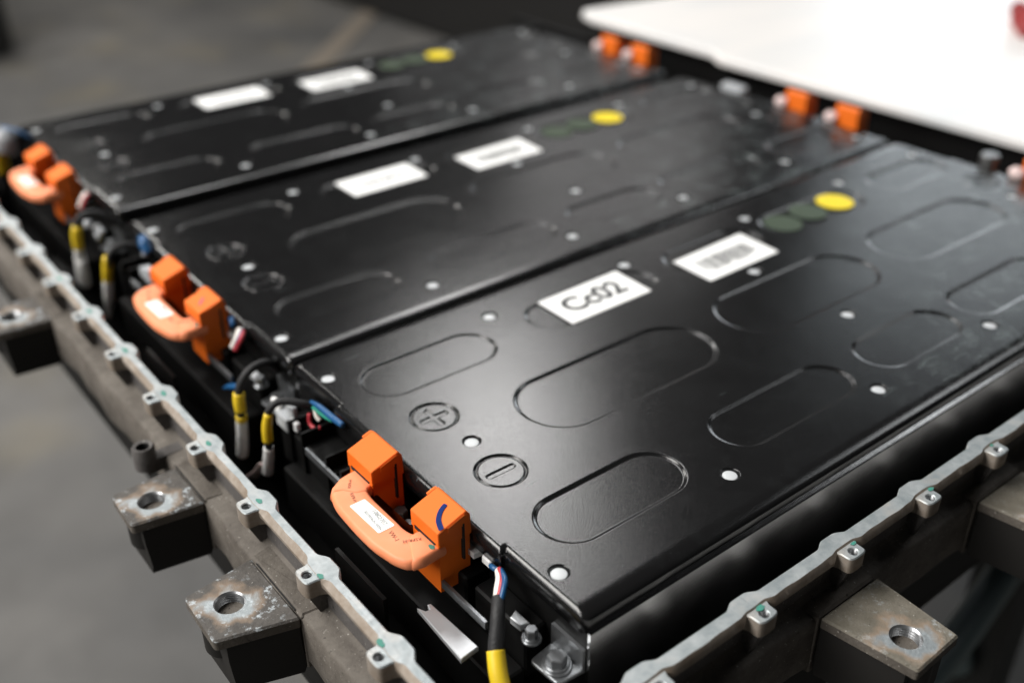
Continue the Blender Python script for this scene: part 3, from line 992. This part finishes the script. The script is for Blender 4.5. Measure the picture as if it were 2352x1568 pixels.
# tape wraps over the two bends
w1 = [(-.2405, .1156), (-.2472, .1153), (-.2532, .1142), (-.2594, .1105), (-.2622, .1070), (-.2600, .1058), (-.2571, .1046), (-.2531, .0990), (-.2478, .0972), (-.2462, .0990), (-.2405, .1005)]
w2 = [(-.2405, .0448), (-.2454, .0446), (-.2518, .0440), (-.2580, .0455), (-.2566, .0490), (-.2553, .0515), (-.2530, .0560), (-.2500, .0600), (-.2462, .0610), (-.2405, .0596)]
for w in (w1, w2):
    pw = w if sum(w[i][0]*w[(i+1) % len(w)][1]-w[(i+1) % len(w)][0]*w[i][1] for i in range(len(w))) > 0 else w[::-1]
    pillow([(p[0], p[1]) for p in pw], ZT+.0004, ZL-.0004, .0017, "tape_wrap", M_SLEEVE, HP)
lb = B().prism(round_poly([(-.2592, .0696, .0007), (-.2507, .0697, .0007), (-.2517, .0936, .0007), (-.2597, .0936, .0007)], 3), ZT-.00005, ZT+.00014).obj("paper_label", M_PAPER, HP)
T1 = link("lettering", text_mesh("10802707", .0030, .00003, M_GREYINK), lb, (-.2533, .0785, ZT+.0002)); T1.rotation_euler = (0, 0, -PI/2-.08)
T2 = link("lettering", text_mesh("822707ALA110254", .0019, .00003, M_GREYINK), lb, (-.2566, .0785, ZT+.0002)); T2.rotation_euler = (0, 0, -PI/2-.06)
for body, x, y, rz, sz in (("VW-1", -.2550, .0640, -PI/2-.1, .0030), ("RSFR-H", -.2503, .0566, PI-.45, .0026), ("RSFR-H", -.2552, .0978, -PI/2-.25, .0022), ("RSFR-H", -.2515, .1068, PI*.30, .0020)):
    q = link("sleeve_print", text_mesh(body, sz, .00003, M_PRINT), slv, (x, y, ZT+.00046 if abs(y-.083) > .017 and "VW" not in body else ZT+.00006)); q.rotation_euler = (0, 0, rz)
B().prism(blob(.0012, .0016, 9), 0, .0001).obj("paint_mark", M_TEAL, HP, (-.2462, .0478, ZT+.00046))
for off, l, keep in ((PITCH[1], "slightly blurred orange link at the near end of the middle module", True), (PITCH[2], "most blurred orange link, at the near end of the farthest module", False)):
    c = copy_tree(lnk); c.location = (lnk.location.x, lnk.location.y+off, lnk.location.z); c['label'] = l
    for ch in list(c.children):
        if ch.name.startswith("terminal_cap"):
            for g in list(ch.children):
                if g.name.startswith("ink_mark"):
                    if not keep: bpy.data.objects.remove(g)
                    else:
                        me = new_mesh("ink_mark", [(-.2400, .0500, .00715), (-.2393, .0512, .00740), (-.2362, .0560, .0085), (-.2370, .0548, .00820)], [(0, 1, 2, 3)], M_PURPLEINK)
                        v = [(-.2408, .0536, .00700), (-.2400, .0522, .00725), (-.2355, .0560, .00880), (-.2362, .0574, .00855)]
                        g.data = new_mesh("ink_mark", v, [(0, 1, 2, 3)], M_PURPLEINK)

# orange caps on the far ends, seen from behind
def far_cap(y, label, first=[None]):
    if first[0] is None:
        r = thing("far_terminal_cap", label, "terminal cap", (.353, y, -.02), "orange caps at the far ends of the modules")
        b = B(); b.extr([(.3460, -.018), (.3460, .0130), (.3480, .0150), (.3600, .0110), (.3615, .0090), (.3615, -.018)], y-.0115, y+.0115); b.obj("cap_shell", M_ORANGE, r)
        b = B(); b.tube([(.3425, y+.0180, .0005), (.3440, y+.0150, .0020), (.3455, y+.0100, .0010)], [.0040, .0060, .0050], 14); o = b.obj("cable_stub", M_PINK, r, smooth=True)
        o['label'] = "pale pink end of the sleeved cable"
        first[0] = (r, y); return r
    r, y0 = first[0]; c = copy_tree(r); c.location = (r.location.x, r.location.y+y-y0, r.location.z); c['label'] = label
    return c


far_cap(.325, "left orange cap at the far end of the middle module, under the white cover's edge")
far_cap(.270, "right orange cap at the far end of the middle module, under the white cover's edge")
far_cap(.574, "left orange cap at the far end of the farthest module")
far_cap(.528, "right orange cap at the far end of the farthest module")
far_cap(.097, "orange cap cut by the right picture edge, far end of the nearest module")
b = B(); b.cyl((0, 0), .0072, -.02, .0085, 28, 0, .0008); b.cyl((0, 0), .0060, -.02, .0, 28)
tag(b.obj("metal_standoff", M_DKSTEEL, None, (.352, .1385, 0), angle=40), "blurred satin metal standoff behind the nearest module's far edge", "standoff")

# ------------------------------------------------------------------ cables in the channel
def harness(name, label, spec):
    """spec: list of (part, material, path, radii[, flat])"""
    p0 = spec[0][2][0]
    r = thing(name, label, "wire harness", p0, "taped cables hanging beside the modules")
    for s_ in spec:
        B().tube(s_[2], s_[3], 14, 0, s_[4] if len(s_) > 4 else 1.0).obj(s_[0], s_[1], r, smooth=True)
    return r


harness("wire_harness", "front cable with white, red and blue wires entering a black sleeve above yellow tape", [
    ("black_sleeve", M_BRAID, [(-.2370, .0130, -.0115), (-.2410, .0080, -.0125), (-.2445, .0040, -.0165), (-.2490, -.0006, -.0230), (-.2520, -.0060, -.0290), (-.254, -.012, -.036)], [.0028, .0031, .0032, .0032, .0032]),
    ("yellow_tape", M_YTAPE, [(-.2488, -.0004, -.0226), (-.2520, -.0062, -.0285), (-.2540, -.0120, -.0345)], [.0038, .0040, .0040]),
    ("white_wire", M_WWIRE, [(-.2280, .0250, -.0100), (-.2310, .0205, -.0096), (-.2340, .0178, -.0118), (-.2375, .0140, -.0135)], .00135),
    ("white_wire", M_WWIRE, [(-.2280, .0243, -.0088), (-.2312, .0192, -.0084), (-.2342, .0166, -.0106), (-.2375, .0136, -.0125)], .00125),
    ("red_wire", M_RED, [(-.2280, .0238, -.0080), (-.2310, .0182, -.0078), (-.2340, .0152, -.0095), (-.2375, .0126, -.0118)], .0011),
    ("blue_wire", M_BLUE, [(-.2280, .0228, -.0082), (-.2308, .0164, -.0070), (-.2340, .0131, -.0080), (-.2375, .0106, -.0108)], .0013),
    ("blue_wire", M_BLUE, [(-.2278, .0300, -.0110), (-.2285, .0270, -.0098), (-.2270, .0235, -.0105)], .0012)])
hA = harness("wire_harness", "cable with two bands of yellow tape above a long white tag", [
    ("black_sleeve", M_BRAID, [(-.2226, .2380, -.0160), (-.2300, .2350, -.0070), (-.2400, .2330, -.0060), (-.2470, .2330, -.0120), (-.2500, .2335, -.0220), (-.2500, .2338, -.0362)], .0024),
    ("yellow_tape", M_YTAPE, [(-.2495, .2330, -.0185), (-.2500, .2332, -.0235), (-.2500, .2333, -.0298)], [.0033, .0034, .0033]),
    ("yellow_tape", M_YTAPE, [(-.2500, .2336, -.0335), (-.2500, .2338, -.0352), (-.2500, .2340, -.0370)], [.0032, .0033, .0033]),
    ("white_tag", M_WHITEPL, [(-.2500, .2340, -.0362), (-.2500, .2370, -.0500), (-.2500, .2418, -.0655)], [.0033, .0035, .0034])])
tq = link("lettering", text_mesh("8", .0036, .00003, M_GREYINK), hA, (-.2531, .2345, -.0492)); tq.rotation_euler = (rad(75), 0, rad(-40))
harness("wire_harness.001", "yellow taped cable with white tag, beside the one with two bands", [
    ("black_sleeve", M_BRAID, [(-.2226, .1860, -.0150), (-.2330, .1890, -.0090), (-.2420, .1950, -.0070), (-.2480, .1972, -.0110), (-.2500, .1990, -.0200), (-.2500, .2009, -.0372)], .0021),
    ("yellow_tape", M_YTAPE, [(-.2492, .1965, -.0130), (-.2500, .1990, -.0220), (-.2500, .2003, -.0318)], [.0024, .0028, .0029]),
    ("white_tag", M_WHITEPL, [(-.2500, .2010, -.0370), (-.2500, .2030, -.0450), (-.2500, .2074, -.0575)], [.0028, .0031, .0032]),
    ("tag_tail", M_PINK, [(-.2510, .2120, -.0540), (-.2510, .2200, -.0640), (-.2515, .2290, -.0735)], [.0016, .0024, .0038], .3)])
harness("wire_harness.002", "far cable with yellow tape above a wide white block tag, near the farthest link", [
    ("black_sleeve", M_BRAID, [(-.2226, .4900, -.0150), (-.2330, .4930, -.0040), (-.2440, .4960, -.0030), (-.2495, .4985, -.0120), (-.2500, .5034, -.0310)], .0026),
    ("yellow_tape", M_YTAPE, [(-.2495, .4960, -.0110), (-.2500, .5005, -.0200), (-.2500, .5030, -.0300)], [.0036, .0040, .0036]),
    ("white_tag", M_WHITEPL, [(-.2500, .5035, -.0310), (-.2500, .5050, -.0360), (-.2500, .5060, -.0400)], [.0035, .0038, .0038]),
    ("tag_block", M_WHITEPL, [(-.2500, .5055, -.0395), (-.2500, .5080, -.0500), (-.2500, .5115, -.0620)], [.0066, .0070, .0068], .6)])
harness("wire_harness.003", "far cable with yellow tape over a pointed white tag, next to the middle module's corner", [
    ("black_sleeve", M_BRAID, [(-.2226, .4260, -.0150), (-.2340, .4280, -.0050), (-.2440, .4300, -.0040), (-.2495, .4330, -.0130), (-.2500, .4454, -.0345)], .0024),
    ("yellow_tape", M_YTAPE, [(-.2500, .4335, -.0115), (-.2500, .4390, -.0220), (-.2500, .4448, -.0330)], [.0030, .0036, .0034]),
    ("white_tag", M_WHITEPL, [(-.2500, .4455, -.0342), (-.2500, .4520, -.0500), (-.2500, .4640, -.0720)], [.0033, .0037, .0010])])
harness("wire_harness.004", "cable with yellow tape and a grey bundle, cut by the left picture edge", [
    ("black_sleeve", M_BRAID, [(-.2300, .6900, -.0010), (-.2400, .7050, -.0020), (-.2480, .7050, -.0120), (-.2500, .7050, -.0500)], .0055),
    ("yellow_tape", M_YTAPE, [(-.2500, .7050, -.0110), (-.2500, .7055, -.0200), (-.2500, .7060, -.0320)], [.0075, .0080, .0078]),
    ("grey_wrap", M_CLEAR, [(-.2400, .7000, .0020), (-.2440, .6960, -.0040), (-.2470, .6950, -.0120)], [.0090, .0120, .0110]),
    ("blue_wire", M_BLUE, [(-.2250, .6800, .0000), (-.2320, .6850, .0060), (-.2420, .7000, .0080)], .0012)])


def plug(name, label, blocks, wires, origin):
    r = thing(name, label, "connector", origin, "small wire plugs at the module corners")
    for a, c, m in blocks:
        B().box(a, c, 0, .0006).obj("plug_shell", m, r)
    for path, rr_, m in wires:
        B().tube(path, rr_, 10).obj("wire", m, r, smooth=True)
    return r


plug("wire_plug", "milky plug cluster with blue, red and green wires behind the nearest orange cap", [
    ((-.2400, .1960, -.0290), (-.2330, .2090, -.0210), M_CLEAR), ((-.2380, .2080, -.0240), (-.2350, .2180, -.0180), M_WHITEPL), ((-.2370, .1930, -.0200), (-.2340, .2020, -.0130), M_CLEAR),
    ((-.2390, .1870, -.0240), (-.2360, .1945, -.0190), M_WHITEPL)],
    [([(-.2300, .1838, -.0062), (-.2300, .1740, -.0045), (-.2300, .1620, -.0040), (-.2300, .1504, -.0030)], [.0009, .0016, .0019, .0016], M_BLUE),
     ([(-.2310, .1800, -.0075), (-.2310, .1700, -.0070), (-.2305, .1600, -.0055)], .0010, M_GREENW),
     ([(-.2320, .1834, -.0130), (-.2325, .1830, -.0180), (-.2320, .1790, -.0200), (-.2300, .1760, -.0185)], .0011, M_RED),
     ([(-.2300, .1800, -.0090), (-.2305, .1780, -.0120), (-.2300, .1760, -.0140)], .0012, M_WWIRE),
     ([(-.2300, .1890, -.0235), (-.2310, .1930, -.0300), (-.2330, .1960, -.0350), (-.2330, .2050, -.0420)], .0012, M_GREENW),
     ([(-.2300, .1850, -.0260), (-.2310, .1868, -.0275), (-.2300, .1885, -.0290)], .0017, M_WWIRE),
     ([(-.2420, .2520, -.0270), (-.2440, .2600, -.0300), (-.2450, .2680, -.0350)], [.0022, .0018, .0006], M_BLUE)], (-.2360, .2000, -.0290))
plug("wire_plug.001", "blurred grey and blue plug cluster at the near corner of the middle module", [
    ((-.2400, .3830, -.0150), (-.2350, .3930, -.0050), M_CLEAR), ((-.2390, .3960, -.0160), (-.2360, .4040, -.0100), M_CLEAR), ((-.2380, .3800, -.0230), (-.2350, .3860, -.0150), M_GREENW)],
    [([(-.2300, .4130, .0060), (-.2310, .4080, .0030), (-.2310, .4030, -.0020)], [.0028, .0042, .0030], M_BLUE), ([(-.2320, .4060, -.0010), (-.2330, .4060, -.0045)], .0022, M_CLEAR),
     ([(-.2480, .4700, .0030), (-.2490, .4690, -.0020)], .0026, M_CLEAR), ([(-.2450, .4500, .0020), (-.2470, .4560, -.0060)], .0020, M_CLEAR)], (-.2375, .3880, -.0150))
plug("wire_plug.002", "pink, white and blue wire ends beside the middle module's orange cap", [
    ((-.2290, .2720, -.0120), (-.2260, .2760, -.0080), M_BLACKPL)],
    [([(-.2280, .2715, -.0030), (-.2320, .2670, -.0045), (-.2350, .2690, -.0110)], .0020, M_WWIRE), ([(-.2275, .2690, -.0030), (-.2315, .2630, -.0035), (-.2350, .2660, -.0115)], .0014, M_RED),
     ([(-.2275, .2702, -.0026), (-.2316, .2650, -.0032), (-.2350, .2676, -.0106)], .0010, M_BLUE), ([(-.2270, .2850, -.0010), (-.2285, .2800, -.0040)], .0016, M_BLUE)], (-.2280, .2740, -.0120))
plug("wire_plug.003", "blurred pale wire ends beside the farthest module's orange cap", [
    ((-.2290, .5350, -.0120), (-.2260, .5390, -.0080), M_BLACKPL)],
    [([(-.2280, .5345, -.0030), (-.2320, .5300, -.0045), (-.2350, .5320, -.0110)], .0024, M_WWIRE), ([(-.2275, .5325, -.0030), (-.2315, .5270, -.0035), (-.2350, .5290, -.0110)], .0014, M_RED)], (-.2280, .5370, -.0120))
b = B(); b.cyl((0, 0), .0017, -.003, .0005, 16, 0, .0004)

# ------------------------------------------------------------------ white cover sheet and things behind
ws = thing("white_cover_panel", "large glossy white panel lying beyond the far ends of the modules", "panel", (.9, .1, -.03))
pw = round_poly([(.4300, -.02, .01), (1.12, -.02, .02), (1.12, .66, .02), (.4480, .735, .012), (.4360, .70, .02), (.4345, .505, .004), (.4215, .484, .006), (.4230, .40, .02)], 5)
b = B(); b.prism(pw, -.0085, .0, 0, .0025); b.obj("sheet", M_WHITECOVER, ws)
b = B(); b.prism([(.4345, -.01), (1.10, -.01), (1.10, .64), (.45, .70)], -.11, -.0087, 0); b.obj("backing", M_DARKWALL, ws)
b = B(); b.box((.3415, .385, -.02), (.353, .412, .004), 0, .002)
tag(b.obj("plastic_bracket", M_CLEAR, None), "milky plastic bracket at the far left corner of the middle module", "bracket")
rc = B(); rc.tube([(.842, .385, .004), (.80, .352, .006), (.745, .318, .004)], [.008, .017, .010], 14)
rc.tube([(.80, .352, .008), (.79, .365, .022)], [.012, .008], 12)
tag(rc.obj("red_clip", M_REDPL, None, smooth=True), "blurred red plastic clip on the white panel at the top right", "clip")

cs = thing("equipment_case", "black case standing on the concrete floor in the top left corner", "case", (.2, 4.6, ZF))
B().box((-1.6, 4.05, ZF+.02), (.55, 6.2, ZF+.55), 0, .06).obj("case_body", M_CASE, cs)
B().box((-1.55, 4.10, ZF), (.50, 6.15, ZF+.0199)).obj("case_base", M_BLACKPL, cs)
c2 = thing("equipment_case", "black box on the floor behind the far corner of the white panel", "case", (2.9, 3.6, ZF))
B().box((1.95, 2.35, ZF+.02), (4.2, 5.2, ZF+.62), 0, .05).obj("case_body", M_CASE, c2)
B().box((2.0, 2.4, ZF), (4.15, 5.15, ZF+.0199)).obj("case_base", M_BLACKPL, c2)

# lift table under the tray
lt = thing("lift_table", "dark steel support stand under the tray, its leg at the lower right", "support stand", (.2, .3, ZF))
b = B()
b.box((-.10, .04, -.150), (.40, .08, -.1185)); b.box((-.10, .70, -.150), (.40, .74, -.1185)); b.box((.36, .06, -.150), (.40, .70, -.1185))
b.obj("top_frame", M_FRAME, lt)
for (x, y) in ((.10, .12), (.10, .66)): B().box((x-.02, y-.02, ZF+.0002), (x+.02, y+.02, -.150)).obj("leg", M_FRAME, lt)
B().box((.297, -.002, ZF+.0002), (.340, .040, -.150)).obj("leg", M_FRAME, lt)
B().box((.33, .66, ZF+.0002), (.38, .70, -.150)).obj("leg", M_FRAME, lt)
B().tube([(.12, .12, -.43), (.20, .085, -.42), (.2960, .030, -.415)], .022, 16).obj("cross_tube", M_TEALPIPE, lt, smooth=True)
B().tube([(-.02, -.018, -.305), (.14, -.012, -.300), (.2960, .012, -.298)], .013, 14).obj("cross_tube", M_TEALPIPE, lt, smooth=True)
